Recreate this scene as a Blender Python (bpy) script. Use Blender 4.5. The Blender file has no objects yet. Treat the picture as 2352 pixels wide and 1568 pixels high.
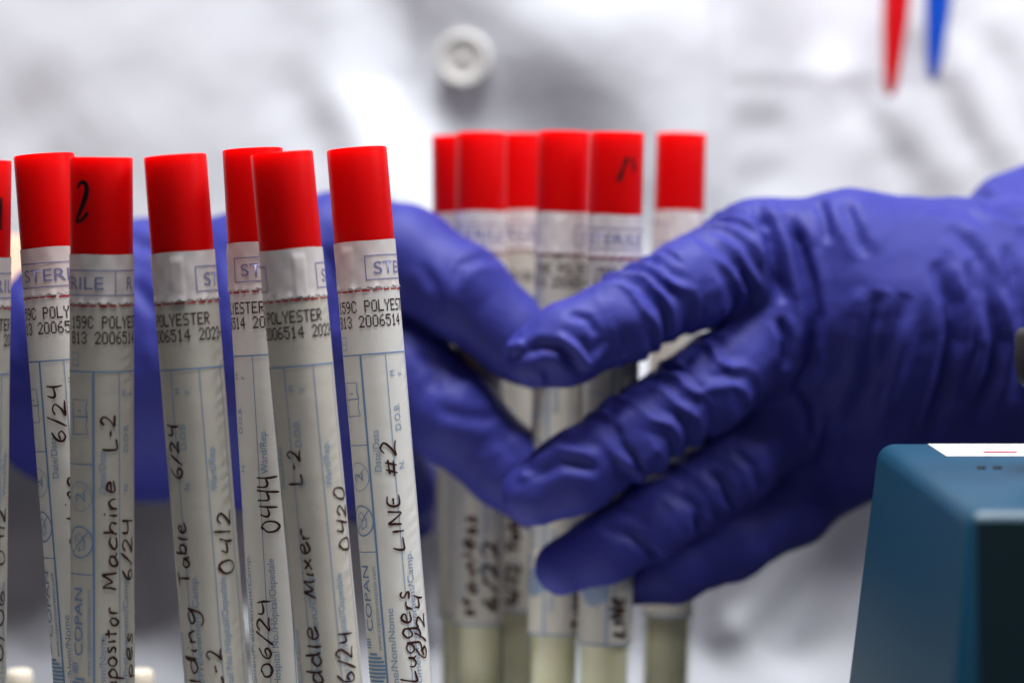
import bpy, bmesh, math, random
import numpy as np
from mathutils import Vector, Matrix

S = bpy.context.scene
C = S.collection
PI = math.pi

# ------------------------------------------------------------------ camera
K = 0.36 / 2352.0                       # tangent per photo pixel (2352 px wide view, 100 mm lens)
HOR = 400.0                             # horizon row
PITCH = math.atan((784 - HOR) * K)
CAM = Vector((0, 0, 0.155))
FWD = Vector((0, math.cos(PITCH), -math.sin(PITCH)))
UP = Vector((0, math.sin(PITCH), math.cos(PITCH)))
cam_d = bpy.data.cameras.new('camera')
cam = bpy.data.objects.new('camera', cam_d); C.objects.link(cam)
cam.location = CAM
cam.rotation_euler = (PI / 2 - PITCH, 0, 0)
cam_d.lens = 100; cam_d.sensor_width = 36; cam_d.sensor_fit = 'HORIZONTAL'
cam_d.clip_start = 0.02; cam_d.clip_end = 50
cam_d.dof.use_dof = True
cam_d.dof.focus_distance = 0.606
cam_d.dof.aperture_fstop = 8.0
cam_d.dof.aperture_blades = 9
S.camera = cam

# ------------------------------------------------------------------ light
w = bpy.data.worlds.new('World'); S.world = w; w.use_nodes = True
w.node_tree.nodes['Background'].inputs['Color'].default_value = (0.80, 0.85, 1.0, 1)
w.node_tree.nodes['Background'].inputs['Strength'].default_value = 0.035

def area(name, loc, target, sx, sy, power, col):
    l = bpy.data.lights.new(name, 'AREA'); l.shape = 'RECTANGLE'
    l.size = sx; l.size_y = sy; l.energy = power; l.color = col
    o = bpy.data.objects.new(name, l); C.objects.link(o)
    o.location = loc
    o.rotation_euler = (Vector(target) - Vector(loc)).to_track_quat('-Z', 'Y').to_euler()
    return o
area('ceiling_lamp', (0.00, 0.56, 1.05), (0.03, 0.74, 0.1), 0.46, 0.28, 21, (0.965, 0.98, 1.0))
area('front_fill', (0.35, -0.45, 1.0), (0.05, 0.9, 0.25), 0.7, 0.5, 1.05, (0.96, 0.97, 1.0))  # weak fill added from the camera side to lift the labels
area('side_lamp', (0.62, 0.60, 0.62), (0.0, 0.60, 0.10), 0.20, 0.25, 3.6, (0.96, 0.97, 1.0))

S.view_settings.view_transform = 'Standard'
S.view_settings.look = 'None'
S.view_settings.exposure = 0
S.view_settings.gamma = 1
S.view_settings.use_curve_mapping = False

# ------------------------------------------------------------------ helpers
def at(px, py, d):
    return CAM + FWD * d + Vector((1, 0, 0)) * ((px - 1176) * K * d) + UP * ((784 - py) * K * d)

def to_px(P):                            # numpy (n,3) -> photo pixels
    Q = P - np.array(CAM)
    d = Q @ np.array(FWD)
    return 1176 + Q[:, 0] / (K * d), 784 - (Q @ np.array(UP)) / (K * d)

def link(name, me, mats, parent=None, smooth=True):
    o = bpy.data.objects.new(name, me); C.objects.link(o)
    if not isinstance(mats, (list, tuple)): mats = [mats]
    for m in mats: me.materials.append(m)
    if parent: o.parent = parent
    if smooth:
        me.polygons.foreach_set('use_smooth', [True] * len(me.polygons))
    return o

def empty(name, loc, label, cat, group=None, mat=None):
    o = bpy.data.objects.new(name, None); C.objects.link(o)
    o.empty_display_size = 0.01
    if mat is not None: o.matrix_world = mat
    else: o.location = loc
    o['label'] = label; o['category'] = cat
    if group: o['group'] = group
    return o

def mesh(verts, faces, mi=None):
    me = bpy.data.meshes.new('m')
    me.from_pydata([tuple(v) for v in verts], [], [tuple(f) for f in faces])
    if mi is not None: me.polygons.foreach_set('material_index', list(mi))
    me.update()
    return me

def lathe(profile, n=64, close_top=True, close_bot=True):
    """profile: list of (r, z) bottom to top"""
    V = []; F = []
    for r, z in profile:
        for i in range(n):
            a = 2 * PI * i / n
            V.append((r * math.cos(a), r * math.sin(a), z))
    for j in range(len(profile) - 1):
        for i in range(n):
            k = (i + 1) % n
            F.append((j * n + i, j * n + k, (j + 1) * n + k, (j + 1) * n + i))
    if close_bot: F.append(tuple(range(n - 1, -1, -1)))
    if close_top: F.append(tuple((len(profile) - 1) * n + i for i in range(n)))
    return V, F

def box_bm(bm, x0, x1, y0, y1, z0, z1):
    vs = [bm.verts.new(p) for p in ((x0, y0, z0), (x1, y0, z0), (x1, y1, z0), (x0, y1, z0),
                                    (x0, y0, z1), (x1, y0, z1), (x1, y1, z1), (x0, y1, z1))]
    for f in ((0, 3, 2, 1), (4, 5, 6, 7), (0, 1, 5, 4), (1, 2, 6, 5), (2, 3, 7, 6), (3, 0, 4, 7)):
        bm.faces.new([vs[i] for i in f])

def bm_mesh(bm):
    me = bpy.data.meshes.new('m'); bm.to_mesh(me); bm.free(); return me

# ------------------------------------------------------------------ materials
def mat(name, col, rough=0.5, spec=0.5, sss=0, sss_r=(1, .3, .2), sss_s=0.003, trans=0, ior=1.45,
        bump=None, vary=None, sheen=0, coat=0):
    m = bpy.data.materials.new(name); m.use_nodes = True
    nt = m.node_tree; b = nt.nodes['Principled BSDF']
    b.inputs['Base Color'].default_value = (*col, 1)
    b.inputs['Roughness'].default_value = rough
    b.inputs['Specular IOR Level'].default_value = spec
    b.inputs['IOR'].default_value = ior
    if sss:
        b.inputs['Subsurface Weight'].default_value = sss
        b.inputs['Subsurface Radius'].default_value = sss_r
        b.inputs['Subsurface Scale'].default_value = sss_s
    if trans: b.inputs['Transmission Weight'].default_value = trans
    if sheen: b.inputs['Sheen Weight'].default_value = sheen
    if coat: b.inputs['Coat Weight'].default_value = coat
    tc = nt.nodes.new('ShaderNodeTexCoord')
    if vary:                              # (scale, amount): uneven dye / dirt
        n = nt.nodes.new('ShaderNodeTexNoise'); n.inputs['Scale'].default_value = vary[0]
        n.inputs['Detail'].default_value = 4
        nt.links.new(tc.outputs['Object'], n.inputs['Vector'])
        r = nt.nodes.new('ShaderNodeValToRGB')
        r.color_ramp.elements[0].position = 0.3; r.color_ramp.elements[1].position = 0.7
        r.color_ramp.elements[0].color = (*[c * (1 - vary[1]) for c in col], 1)
        r.color_ramp.elements[1].color = (*[min(1, c * (1 + vary[1])) for c in col], 1)
        nt.links.new(n.outputs['Fac'], r.inputs['Fac'])
        nt.links.new(r.outputs['Color'], b.inputs['Base Color'])
    if bump:                              # list of (scale, distance)
        prev = None
        for sc, dist in bump:
            n = nt.nodes.new('ShaderNodeTexNoise'); n.inputs['Scale'].default_value = sc
            n.inputs['Detail'].default_value = 3
            nt.links.new(tc.outputs['Object'], n.inputs['Vector'])
            bp = nt.nodes.new('ShaderNodeBump'); bp.inputs['Distance'].default_value = dist
            bp.inputs['Strength'].default_value = 1
            nt.links.new(n.outputs['Fac'], bp.inputs['Height'])
            if prev: nt.links.new(prev.outputs['Normal'], bp.inputs['Normal'])
            prev = bp
        nt.links.new(prev.outputs['Normal'], b.inputs['Normal'])
    return m

M = {}
M['red'] = mat('red_plastic', (0.70, 0.001, 0.002), 0.42, 0.16, sss=0.7, sss_r=(1, .02, .02), sss_s=0.009,
               bump=[(900, 0.00002)])
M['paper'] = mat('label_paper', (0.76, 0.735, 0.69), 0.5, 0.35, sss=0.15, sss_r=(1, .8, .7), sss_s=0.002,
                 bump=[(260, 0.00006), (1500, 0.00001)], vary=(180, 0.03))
M['shaded_paper'] = mat('shaded_label_paper', (0.57, 0.53, 0.46), 0.42, 0.4, sss=0.15, sss_r=(1, .8, .7), sss_s=0.002,  # darker copy of the label paper: shade on nearer and held tubes put into colour
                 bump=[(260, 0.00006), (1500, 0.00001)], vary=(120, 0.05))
M['seal'] = mat('seal_paper', (0.70, 0.63, 0.61), 0.45, 0.4, sss=0.15, sss_r=(1, .7, .6), sss_s=0.002,
                bump=[(300, 0.00006)], vary=(180, 0.03))
M['print_blue'] = mat('print_blue', (0.15, 0.27, 0.47), 0.5, 0.3)
M['print_pale'] = mat('print_pale_blue', (0.24, 0.35, 0.50), 0.5, 0.3)
M['print_violet'] = mat('print_violet', (0.20, 0.21, 0.40), 0.5, 0.3)
M['dots'] = mat('dot_matrix_ink', (0.035, 0.012, 0.014), 0.5, 0.3)
M['pen'] = mat('pen_ink', (0.045, 0.012, 0.009), 0.4, 0.4)
M['marker'] = mat('marker_ink', (0.012, 0.006, 0.007), 0.4, 0.4)
M['perf'] = mat('perforation_red', (0.45, 0.02, 0.03), 0.5, 0.3)
M['torn'] = mat('torn_paper', (0.85, 0.84, 0.83), 0.8, 0.1)
M['vial'] = mat('clear_plastic', (0.93, 0.94, 0.92), 0.12, 0.5, trans=0.95, ior=1.12)
nt = M['vial'].node_tree
tr_ = nt.nodes.new('ShaderNodeBsdfTransparent'); tr_.inputs['Color'].default_value = (0.95, 0.96, 0.94, 1)
gl_ = nt.nodes.new('ShaderNodeBsdfGlossy'); gl_.inputs['Roughness'].default_value = 0.15
mx_ = nt.nodes.new('ShaderNodeMixShader')
mx_.inputs['Fac'].default_value = 0.05; nt.links.new(tr_.outputs['BSDF'], mx_.inputs[1]); nt.links.new(gl_.outputs['BSDF'], mx_.inputs[2])
nt.links.new(mx_.outputs['Shader'], nt.nodes['Material Output'].inputs['Surface'])
M['medium'] = mat('transport_medium', (0.92, 0.84, 0.63), 0.4, 0.3, sss=0.8, sss_r=(1, .9, .4), sss_s=0.006, vary=(60, 0.12))
M['glove'] = mat('nitrile', (0.031, 0.034, 0.240), 0.60, 0.32, bump=[(420, 0.00012), (2200, 0.00002)], vary=(60, 0.05))
M['coat'] = mat('white_cotton', (0.72, 0.735, 0.785), 0.9, 0.1, bump=[(70, 0.0006), (1400, 0.00008)], sheen=0.1)
M['button'] = mat('button_plastic', (0.64, 0.625, 0.60), 0.5, 0.3)
M['thread'] = mat('thread', (0.55, 0.55, 0.52), 0.9, 0.1)
M['skin'] = mat('skin', (0.60, 0.36, 0.25), 0.5, 0.4, sss=0.3, sss_r=(1, .35, .2), sss_s=0.004, bump=[(300, 0.0002)], vary=(40, 0.08))
M['mixer'] = mat('blue_enamel', (0.001, 0.050, 0.098), 0.45, 0.5, bump=[(700, 0.00003)])
M['black'] = mat('black_plastic', (0.003, 0.018, 0.027), 0.5, 0.3)
M['rubber'] = mat('black_rubber', (0.022, 0.021, 0.018), 0.6, 0.3)
M['sticker'] = mat('sticker', (0.80, 0.77, 0.78), 0.45, 0.3)
M['sticker_red'] = mat('sticker_red', (0.35, 0.03, 0.05), 0.5, 0.3)
M['sticker_ink'] = mat('sticker_ink', (0.34, 0.26, 0.28), 0.5, 0.3)
M['bench'] = mat('bench_laminate', (0.06, 0.06, 0.066), 0.4, 0.4, vary=(20, 0.04))
M['beige'] = mat('beige_plastic', (0.70, 0.62, 0.50), 0.4, 0.4)
M['rack'] = mat('white_rack_plastic', (0.66, 0.66, 0.66), 0.5, 0.4)
M['pen_red'] = mat('red_pen_plastic', (0.62, 0.004, 0.008), 0.3, 0.5)
M['pen_blue'] = mat('blue_pen_plastic', (0.006, 0.075, 0.52), 0.3, 0.5)
M['steel'] = mat('steel_tip', (0.6, 0.6, 0.6), 0.3, 0.5)

# ------------------------------------------------------------------ bench
bm = bmesh.new(); box_bm(bm, -1.2, 1.2, -0.1, 0.845, -0.03, 0.0)
bmesh.ops.bevel(bm, geom=bm.edges[:], offset=0.004, segments=3, affect='EDGES')
bench = link('bench', bm_mesh(bm), M['bench'])
bench['label'] = 'dark laminate bench top under the rack of tubes'; bench['category'] = 'bench'; bench['kind'] = 'structure'

# ------------------------------------------------------------------ implicit bodies
def surface_nets(f, org, h):
    nx, ny, nz = f.shape
    s = f < 0
    cnt = np.zeros((nx - 1, ny - 1, nz - 1), np.int8)
    for dx in (0, 1):
        for dy in (0, 1):
            for dz in (0, 1):
                cnt += s[dx:nx - 1 + dx, dy:ny - 1 + dy, dz:nz - 1 + dz]
    act = np.argwhere((cnt > 0) & (cnt < 8))
    idx = -np.ones(cnt.shape, np.int64); idx[tuple(act.T)] = np.arange(len(act))
    acc = np.zeros((len(act), 3)); num = np.zeros(len(act))
    cor = [(a, b, c) for a in (0, 1) for b in (0, 1) for c in (0, 1)]
    val = {c: f[act[:, 0] + c[0], act[:, 1] + c[1], act[:, 2] + c[2]] for c in cor}
    for a in cor:
        for ax in range(3):
            if a[ax] == 1: continue
            b = list(a); b[ax] = 1; b = tuple(b)
            va, vb = val[a], val[b]
            m = (va < 0) != (vb < 0)
            t = np.where(m, va / np.where(m, va - vb, 1), 0)
            p = np.tile(np.array(a, float), (len(act), 1)); p[:, ax] += t
            acc[m] += p[m]; num[m] += 1
    V = (act + acc / num[:, None]) * h + np.array(org)
    F = []
    for ax in range(3):
        o1, o2 = [(1, 2), (2, 0), (0, 1)][ax]
        sl0 = [slice(None)] * 3; sl1 = [slice(None)] * 3
        sl0[ax] = slice(0, -1); sl1[ax] = slice(1, None)
        ch = np.argwhere(s[tuple(sl0)] != s[tuple(sl1)])
        ok = (ch[:, o1] > 0) & (ch[:, o2] > 0) & (ch[:, o1] < f.shape[o1] - 1) & (ch[:, o2] < f.shape[o2] - 1)
        ch = ch[ok]
        def cell(d1, d2):
            q = ch.copy(); q[:, o1] -= d1; q[:, o2] -= d2
            return idx[tuple(q.T)]
        q = np.stack([cell(1, 1), cell(0, 1), cell(0, 0), cell(1, 0)], 1)
        inside = s[tuple(ch.T)]
        q[~inside] = q[~inside][:, ::-1]
        F.append(q)
    return V, np.concatenate(F)

def seg_sdf(P, a, b, ra, rb, flat=None):
    a = np.array(a); b = np.array(b); ab = b - a
    h = np.clip(((P - a) @ ab) / (ab @ ab), 0, 1)
    q = P - a - h[..., None] * ab
    if flat is not None: q = q * np.array(flat)
    return np.sqrt((q ** 2).sum(-1)) - (ra + (rb - ra) * h)

def smin(a, b, k):
    h = np.clip(0.5 + 0.5 * (b - a) / k, 0, 1)
    return b + (a - b) * h - k * h * (1 - h)

def grid(lo, hi, h):
    ax = [np.arange(lo[i], hi[i] + h, h) for i in range(3)]
    return np.stack(np.meshgrid(*ax, indexing='ij'), -1)

def laplace(V, F, it, lam=0.5):
    E = np.concatenate([F[:, [0, 1]], F[:, [1, 2]], F[:, [2, 3]], F[:, [3, 0]]])
    n = len(V); deg = np.bincount(E.ravel(), minlength=n)[:, None]
    for _ in range(it):
        A = np.zeros_like(V)
        for c in range(3):
            A[:, c] = np.bincount(E[:, 0], V[E[:, 1], c], n) + np.bincount(E[:, 1], V[E[:, 0], c], n)
        V = V + lam * (A / np.maximum(deg, 1) - V)
    return V

def normals(V, F):
    n = np.cross(V[F[:, 2]] - V[F[:, 0]], V[F[:, 3]] - V[F[:, 1]])
    N = np.zeros_like(V)
    for i in range(4):
        for c in range(3): N[:, c] += np.bincount(F[:, i], n[:, c], len(V))
    return N / np.maximum(np.linalg.norm(N, axis=1, keepdims=True), 1e-12)

def chain(pts):                          # (px, py, depth, radius px) -> 3-D joints
    return [(np.array(at(x, y, d)), r * K * d) for x, y, d, r in pts]

def chain_sdf(P, ch, k=0.003):
    f = None
    for (a, ra), (b, rb) in zip(ch[:-1], ch[1:]):
        g = seg_sdf(P, a, b, ra, rb)
        f = g if f is None else smin(f, g, k)
    return f

def wave(n, seed, scale):                # smooth random field in mm coordinates
    rs = np.random.RandomState(seed)
    d = rs.normal(size=(n, 3)); d /= np.linalg.norm(d, axis=1, keepdims=True)
    fr = rs.uniform(0.6, 1.7, n) * 2 * PI / scale; ph = rs.uniform(0, 2 * PI, n)
    return lambda P: np.sin((P @ d.T) * fr + ph).sum(1) / math.sqrt(n)

def poly_dist(px, py, line):
    best = np.full(px.shape, 1e9); tt = np.zeros(px.shape)
    n = len(line) - 1
    for i in range(n):
        ax, ay = line[i]; bx, by = line[i + 1]
        dx, dy = bx - ax, by - ay
        t = np.clip(((px - ax) * dx + (py - ay) * dy) / (dx * dx + dy * dy), 0, 1)
        e = np.hypot(px - ax - t * dx, py - ay - t * dy)
        m = e < best
        best = np.where(m, e, best); tt = np.where(m, (i + t) / n, tt)
    return best, tt

def glove(name, parent, palm, fingers, wrist_k, creases, wrinkles, seed, h=0.00072, cut=None, plane=None, rolls=()):
    pc = [chain(p) for p in palm]; fc = [chain(f) for f in fingers]
    allp = np.array([p for c in pc + fc for p, r in c]); allr = np.array([r for c in pc + fc for p, r in c])
    lo = (allp - allr[:, None]).min(0) - 0.004; hi = (allp + allr[:, None]).max(0) + 0.004
    if cut is not None: lo[0] = max(lo[0], cut[0]); hi[0] = min(hi[0], cut[1])
    P = grid(lo, hi, h).astype(np.float32)
    f = None
    for c in pc:
        g = chain_sdf(P, c, 0.004)
        f = g if f is None else smin(f, g, wrist_k)
    ff = None
    for c in fc:
        g = chain_sdf(P, c)
        ff = g if ff is None else smin(ff, g, 0.0012)
    f = smin(f, ff, 0.006)
    if plane is not None:
        p0, n_ = plane; n_ = np.array(n_) / np.linalg.norm(n_)
        f = np.maximum(f, (P - np.array(p0)) @ n_)
    # close the cut faces
    f = f.copy(); f[0], f[-1] = 1e-3, 1e-3; f[:, 0], f[:, -1] = 1e-3, 1e-3; f[:, :, 0], f[:, :, -1] = 1e-3, 1e-3
    V, F = surface_nets(f.astype(float), lo, h)
    V = laplace(V, F, 6)
    N = normals(V, F)
    px, py = to_px(V)
    view = np.array(CAM) - V; view /= np.linalg.norm(view, axis=1, keepdims=True)
    front = np.clip((N * view).sum(1) * 2.0 + 0.15, 0, 1)
    disp = np.zeros(len(V))
    Vm = V * 1000
    # loose skin: soft random buckles
    disp += 0.00012 * wave(14, seed, 18)(Vm) + 0.00006 * wave(14, seed + 1, 7)(Vm)
    # transverse finger wrinkles
    fd = np.stack([np.min([seg_sdf(V, a, b, ra, rb) for (a, ra), (b, rb) in zip(c[:-1], c[1:])], axis=0) for c in fc], 1)
    near = fd.argmin(1); dist = fd.min(1)
    for i, (amp, lam, skew, u0, u1) in wrinkles.items():
        c = fc[i]
        best = np.full(len(V), 1e9); u = np.zeros(len(V)); off = np.zeros(len(V)); acc = 0.0
        for (a, ra), (b, rb) in zip(c[:-1], c[1:]):
            ab = b - a; L = np.linalg.norm(ab); ab = ab / L
            t = np.clip((V - a) @ ab, 0, L); q = V - a - t[:, None] * ab
            e = np.linalg.norm(q, axis=1) - ra
            perp = np.cross(ab, np.array(FWD)); perp /= np.linalg.norm(perp)
            m = e < best
            best = np.where(m, e, best)
            u = np.where(m, acc + t * 1000, u); off = np.where(m, (q @ perp) * 1000, off)
            acc += L * 1000
        wgt = (near == i) * np.clip(1 - dist / 0.004, 0, 1)
        win = np.clip((u - u0) / 5, 0, 1) * np.clip((u1 - u) / 8, 0, 1)
        ph = u / lam + skew * off / lam + 0.28 * wave(8, seed + 7 + i, 18)(Vm) + 0.10 * off * off / 40 * (1 if skew > 0 else -1)
        saw = np.abs((ph % 1.0) * 2 - 1)
        ridge = 1.0 - 2.0 * saw ** 0.6
        modu = np.clip(0.70 + 0.45 * wave(8, seed + 17 + i, 20)(Vm), 0.08, 1.4)
        ph2 = u / (lam * 1.25) - 1.5 * skew * off / lam + 0.35 * wave(8, seed + 27 + i, 12)(Vm)
        ridge2 = 1.0 - 2.0 * np.abs((ph2 % 1.0) * 2 - 1) ** 0.7
        mod2 = np.clip(0.25 + 0.6 * wave(8, seed + 37 + i, 10)(Vm), 0, 1.1)
        disp += amp * 0.5 * (ridge * modu + 0.22 * ridge2 * mod2) * win * wgt
    for line, amp, wd in creases:
        dd, t = poly_dist(px, py, line)
        tap = np.clip(np.minimum(t, 1 - t) * 5, 0, 1) ** 0.7
        disp += amp * tap * front * (-np.exp(-(dd / wd) ** 2) + 0.35 * np.exp(-((dd - 1.9 * wd) / wd) ** 2))
    V = V + N * disp[:, None]
    V = laplace(V, F, 1, 0.15)
    return link(name, mesh(V, F), M['glove'], parent)

# ------------------------------------------------------------------ the person
person = empty('person', (0, 0.98, 0.0), 'person in a white lab coat and purple gloves gripping a bundle of red-capped tubes', 'person')

def person_part(name, V, F, m):
    V = np.array(V) - np.array(person.location)
    return link(name, mesh(V, F), m, person)

# body: torso, arms and forearms as one skin, hidden by the coat and the gloves except for one wrist
RW = at(2620, 720, 0.775); LW = at(20, 780, 0.768)
joints = dict(ls=(-0.185, 1.12, 0.36), le=(-0.345, 0.93, 0.085), rs=(0.185, 1.12, 0.36), re=(0.40, 0.93, 0.10))
P = grid((-0.47, 0.69, 0.02), (0.47, 1.22, 0.42), 0.0055)
f = seg_sdf(P, (0, 1.09, 0.08), (0, 1.10, 0.34), 0.10, 0.10, (0.62, 1, 1))
for s_, e_, w_ in (('ls', 'le', LW), ('rs', 're', RW)):
    f = smin(f, seg_sdf(P, joints[s_], joints[e_], 0.050, 0.043), 0.03)
    f = smin(f, seg_sdf(P, joints[e_], tuple(w_), 0.042, 0.0285), 0.015)
LH = at(420, 800, 0.735); RH = at(2200, 740, 0.722)
f = smin(f, seg_sdf(P, tuple(LW), tuple(LH), 0.0265, 0.012), 0.008)
f = smin(f, seg_sdf(P, tuple(RW), tuple(RH), 0.0260, 0.012), 0.008)
f[0], f[-1] = .01, .01; f[:, 0], f[:, -1] = .01, .01; f[:, :, 0], f[:, :, -1] = .01, .01
V, F = surface_nets(f, (-0.47, 0.69, 0.02), 0.0055)
V = laplace(V, F, 3)
person_part('body', V, F, M['skin'])

# image-right glove: back of the hand to the camera, four fingers laid across the tubes
pr = [
    [(1740, 575, .702, 108), (1950, 560, .700, 120), (2200, 600, .712, 140), (2420, 650, .735, 190)],
    [(1800, 745, .700, 108), (2000, 720, .696, 130), (2240, 720, .710, 160), (2420, 720, .738, 200)],
    [(1830, 915, .708, 106), (2020, 870, .704, 130), (2250, 820, .716, 170), (2420, 790, .742, 210)],
    [(1880, 1080, .722, 98), (2060, 1000, .718, 130), (2250, 900, .724, 180), (2420, 850, .746, 210)],
    [(2420, 735, .742, 262), (2700, 730, .775, 262)],
    [(2310, 470, .742, 62), (2380, 455, .748, 66), (2480, 450, .755, 66)],
    [(2000, 760, .728, 150), (2250, 760, .735, 220)],
]
fr = [
    [(1228, 818, .683, 72), (1300, 790, .682, 92), (1420, 735, .683, 98), (1580, 655, .690, 103), (1740, 575, .702, 108)],
    [(1228, 1130, .687, 78), (1320, 1085, .686, 93), (1450, 1000, .687, 97), (1620, 890, .692, 104), (1800, 765, .702, 108)],
    [(1292, 1302, .694, 66), (1390, 1258, .693, 80), (1500, 1190, .695, 90), (1680, 1070, .702, 98), (1830, 935, .710, 104)],
    [(1452, 1338, .708, 52), (1545, 1310, .707, 72), (1680, 1245, .709, 84), (1820, 1160, .716, 92), (1900, 1075, .722, 96)],
]
fr = [[(x, y, d - .007 * max(0, 1 - i / 4), r) for i, (x, y, d, r) in enumerate(f)] for f in fr]
cr = [
    ([(1729, 471), (1767, 526), (1784, 630), (1800, 696)], 0.00232, 14.7),
    ([(1800, 493), (1833, 553), (1861, 652), (1872, 729), (1866, 838), (1820, 905)], 0.00246, 14.7),
    ([(1880, 460), (1892, 500), (1905, 560)], 0.00116, 13.7),
    ([(1938, 462), (1962, 520), (1990, 590)], 0.00116, 14.7),
    ([(2245, 452), (2290, 478), (2380, 505)], 0.00261, 13.7),
    ([(2025, 670), (2003, 770), (1985, 880), (1950, 980)], 0.00276, 23.1),
    ([(2080, 675), (2050, 770), (2020, 880), (1985, 990)], 0.00246, 21.0),
    ([(1970, 690), (1950, 790), (1930, 900)], 0.00102, 18.9),
    ([(2120, 690), (2110, 790), (2070, 900), (2030, 1000)], 0.00087, 21.0),
    ([(2150, 600), (2185, 696), (2190, 784), (2168, 893), (2125, 1010)], 0.00232, 19.9),
    ([(2220, 600), (2240, 700), (2240, 800), (2200, 920)], 0.00130, 12.6),
    ([(2235, 590), (2272, 685), (2294, 784), (2283, 866), (2229, 975)], 0.00217, 19.9),
    ([(2310, 560), (2345, 680), (2365, 790), (2330, 920)], 0.00174, 21.0),
    ([(2180, 520), (2260, 600), (2330, 700)], 0.00102, 16.8),
    ([(1789, 729), (1806, 780), (1806, 850)], 0.00160, 11.6),
    ([(1835, 880), (1870, 940), (1875, 1000)], 0.00145, 12.6),
    ([(1900, 930), (1905, 1010), (1880, 1080)], 0.00130, 12.6),
    # index fingertip facets
    ([(1200, 815), (1240, 795), (1290, 800), (1340, 870)], .0011, 13),
    ([(1276, 770), (1320, 800), (1350, 840), (1399, 790)], -.0013, 10),
    ([(1235, 850), (1250, 890), (1330, 885)], -.0007, 10),
    ([(1165, 800), (1185, 795), (1205, 790)], -.0012, 12),
    ([(1300, 720), (1350, 735), (1370, 770)], .0007, 9),
    # middle fingertip
    ([(1220, 1070), (1279, 1030), (1375, 1045)], -.0010, 12),
    ([(1225, 1100), (1290, 1065), (1380, 1080)], .0009, 12),
    ([(1195, 1085), (1215, 1100)], -.0008, 12),
    # ring, little finger
    ([(1370, 1210), (1450, 1230), (1530, 1290)], .0007, 12),
    ([(1560, 1130), (1600, 1170), (1610, 1230)], .0009, 11),
    ([(1620, 1080), (1660, 1110), (1690, 1170)], .0009, 11),
    ([(1680, 1030), (1730, 1070), (1750, 1140)], .0008, 11),
    ([(2090, 440), (2180, 480), (2290, 500)], .0005, 18),
]
wr = {0: (.0024, 5.6, 0.40, 17, 68), 1: (.0024, 5.8, 0.40, 17, 60), 2: (.0009, 7.0, 0.3, 14, 60), 3: (.0003, 8, 0.3, 12, 50)}

def add_glove(palm, fingers, k, creases, wrinkles, seed, cut, plane=None):
    o = glove('glove', None, palm, fingers, k, creases, wrinkles, seed, cut=cut, plane=plane)
    me = o.data
    me.transform(Matrix.Translation(-Vector(person.location)))
    o.parent = person
    return o
add_glove(pr, fr, .014, cr, wr, 3, (-1, at(2560, 700, .755).x))

# cuff bead of that glove
pl = [
    [(820, 575, .726, 122), (600, 620, .724, 140), (380, 690, .735, 170), (180, 780, .750, 230)],
    [(800, 740, .722, 122), (580, 760, .720, 150), (340, 790, .735, 200), (160, 800, .752, 245)],
    [(790, 900, .728, 120), (570, 900, .724, 160), (340, 880, .738, 210), (160, 820, .754, 240)],
    [(780, 1060, .742, 110), (580, 1020, .736, 150), (340, 930, .744, 200), (160, 850, .757, 225)],
    [(300, 800, .746, 255), (90, 790, .760, 262), (-60, 780, .772, 272)],
]
fl = [
    [(1262, 842, .7065, 66), (1190, 782, .707, 92), (1060, 670, .709, 108), (930, 592, .716, 118), (780, 565, .725, 122)],
    [(1275, 1172, .712, 72), (1165, 1072, .711, 95), (1040, 955, .711, 108), (930, 850, .716, 112), (780, 740, .724, 120)],
    [(955, 1195, .772, 46), (925, 1120, .762, 80), (850, 1020, .745, 100), (770, 920, .732, 110)],
    [(880, 1160, .780, 55), (820, 1110, .765, 85), (760, 1060, .745, 105)],
]
cl = [
    ([(1040, 660), (1060, 610), (1110, 590), (1150, 600)], 0.00070, 12),
    ([(930, 745), (970, 790), (1010, 815)], -0.00070, 16),
    ([(950, 760), (1000, 850), (990, 900)], 0.00070, 16),
    ([(1000, 940), (1080, 960), (1150, 960)], 0.00056, 16),
    ([(960, 600), (1000, 660), (1010, 720)], 0.00049, 14),
    ([(290, 500), (340, 505), (400, 540)], 0.00112, 14),
    ([(290, 560), (350, 570), (420, 600)], 0.00070, 14),
    ([(300, 640), (360, 720), (380, 850)], 0.00070, 18),
    ([(740, 560), (770, 650), (770, 760)], 0.00098, 16),
    ([(520, 560), (560, 680), (560, 820)], 0.00070, 18),
    ([(60, 640), (110, 760), (120, 900)], 0.00070, 18),
    ([(1150, 1000), (1190, 1060), (1180, 1120)], 0.00042, 14),
]
wl = {0: (.0002, 8, -0.3, 22, 70), 1: (.0004, 8, -0.3, 16, 70)}
add_glove(pl, fl, .014, cl, wl, 29, (at(-150, 800, .762).x, 1), (at(74, 830, .736), (-1, 1.05, .28)))

# ------------------------------------------------------------------ lab coat
def sst(e0, e1, x):
    t = np.clip((x - e0) / (e1 - e0), 0, 1); return t * t * (3 - 2 * t)
nx, nz = 330, 300
xs = np.linspace(-0.30, 0.30, nx); zs = np.linspace(-0.14, 0.36, nz)
X, Z = np.meshgrid(xs, zs, indexing='ij')
qx = 1176 + X / (K * 0.93); qy = 400 - (Z - 0.155) / (K * 0.93)
Y = 0.935 + X ** 2 * 1.1
Y = Y + 0.058 * sst(900, 1330, qy) - 0.022 * sst(1330, 1720, qy)   # leaning forward: the waist sits back
X = X + 0.0
mm = 0.001
# hollow under the overlapping front, beside the button
hh = (qx - 1165) * -0.66 + qy * 0.75
lb = 840 + np.clip(qy - 180, 0, 400) * 0.42
hollow = sst(-20, 330, hh) * sst(lb - 90, lb + 140, qx) * (1 - sst(330, 1150, qy))
Y = Y + 10 * mm * hollow
# chest bulge above right of the button
Y = Y - 6 * mm * np.exp(-(((qx - 1370) / 190) ** 2 + ((qy - 60) / 170) ** 2))
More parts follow.
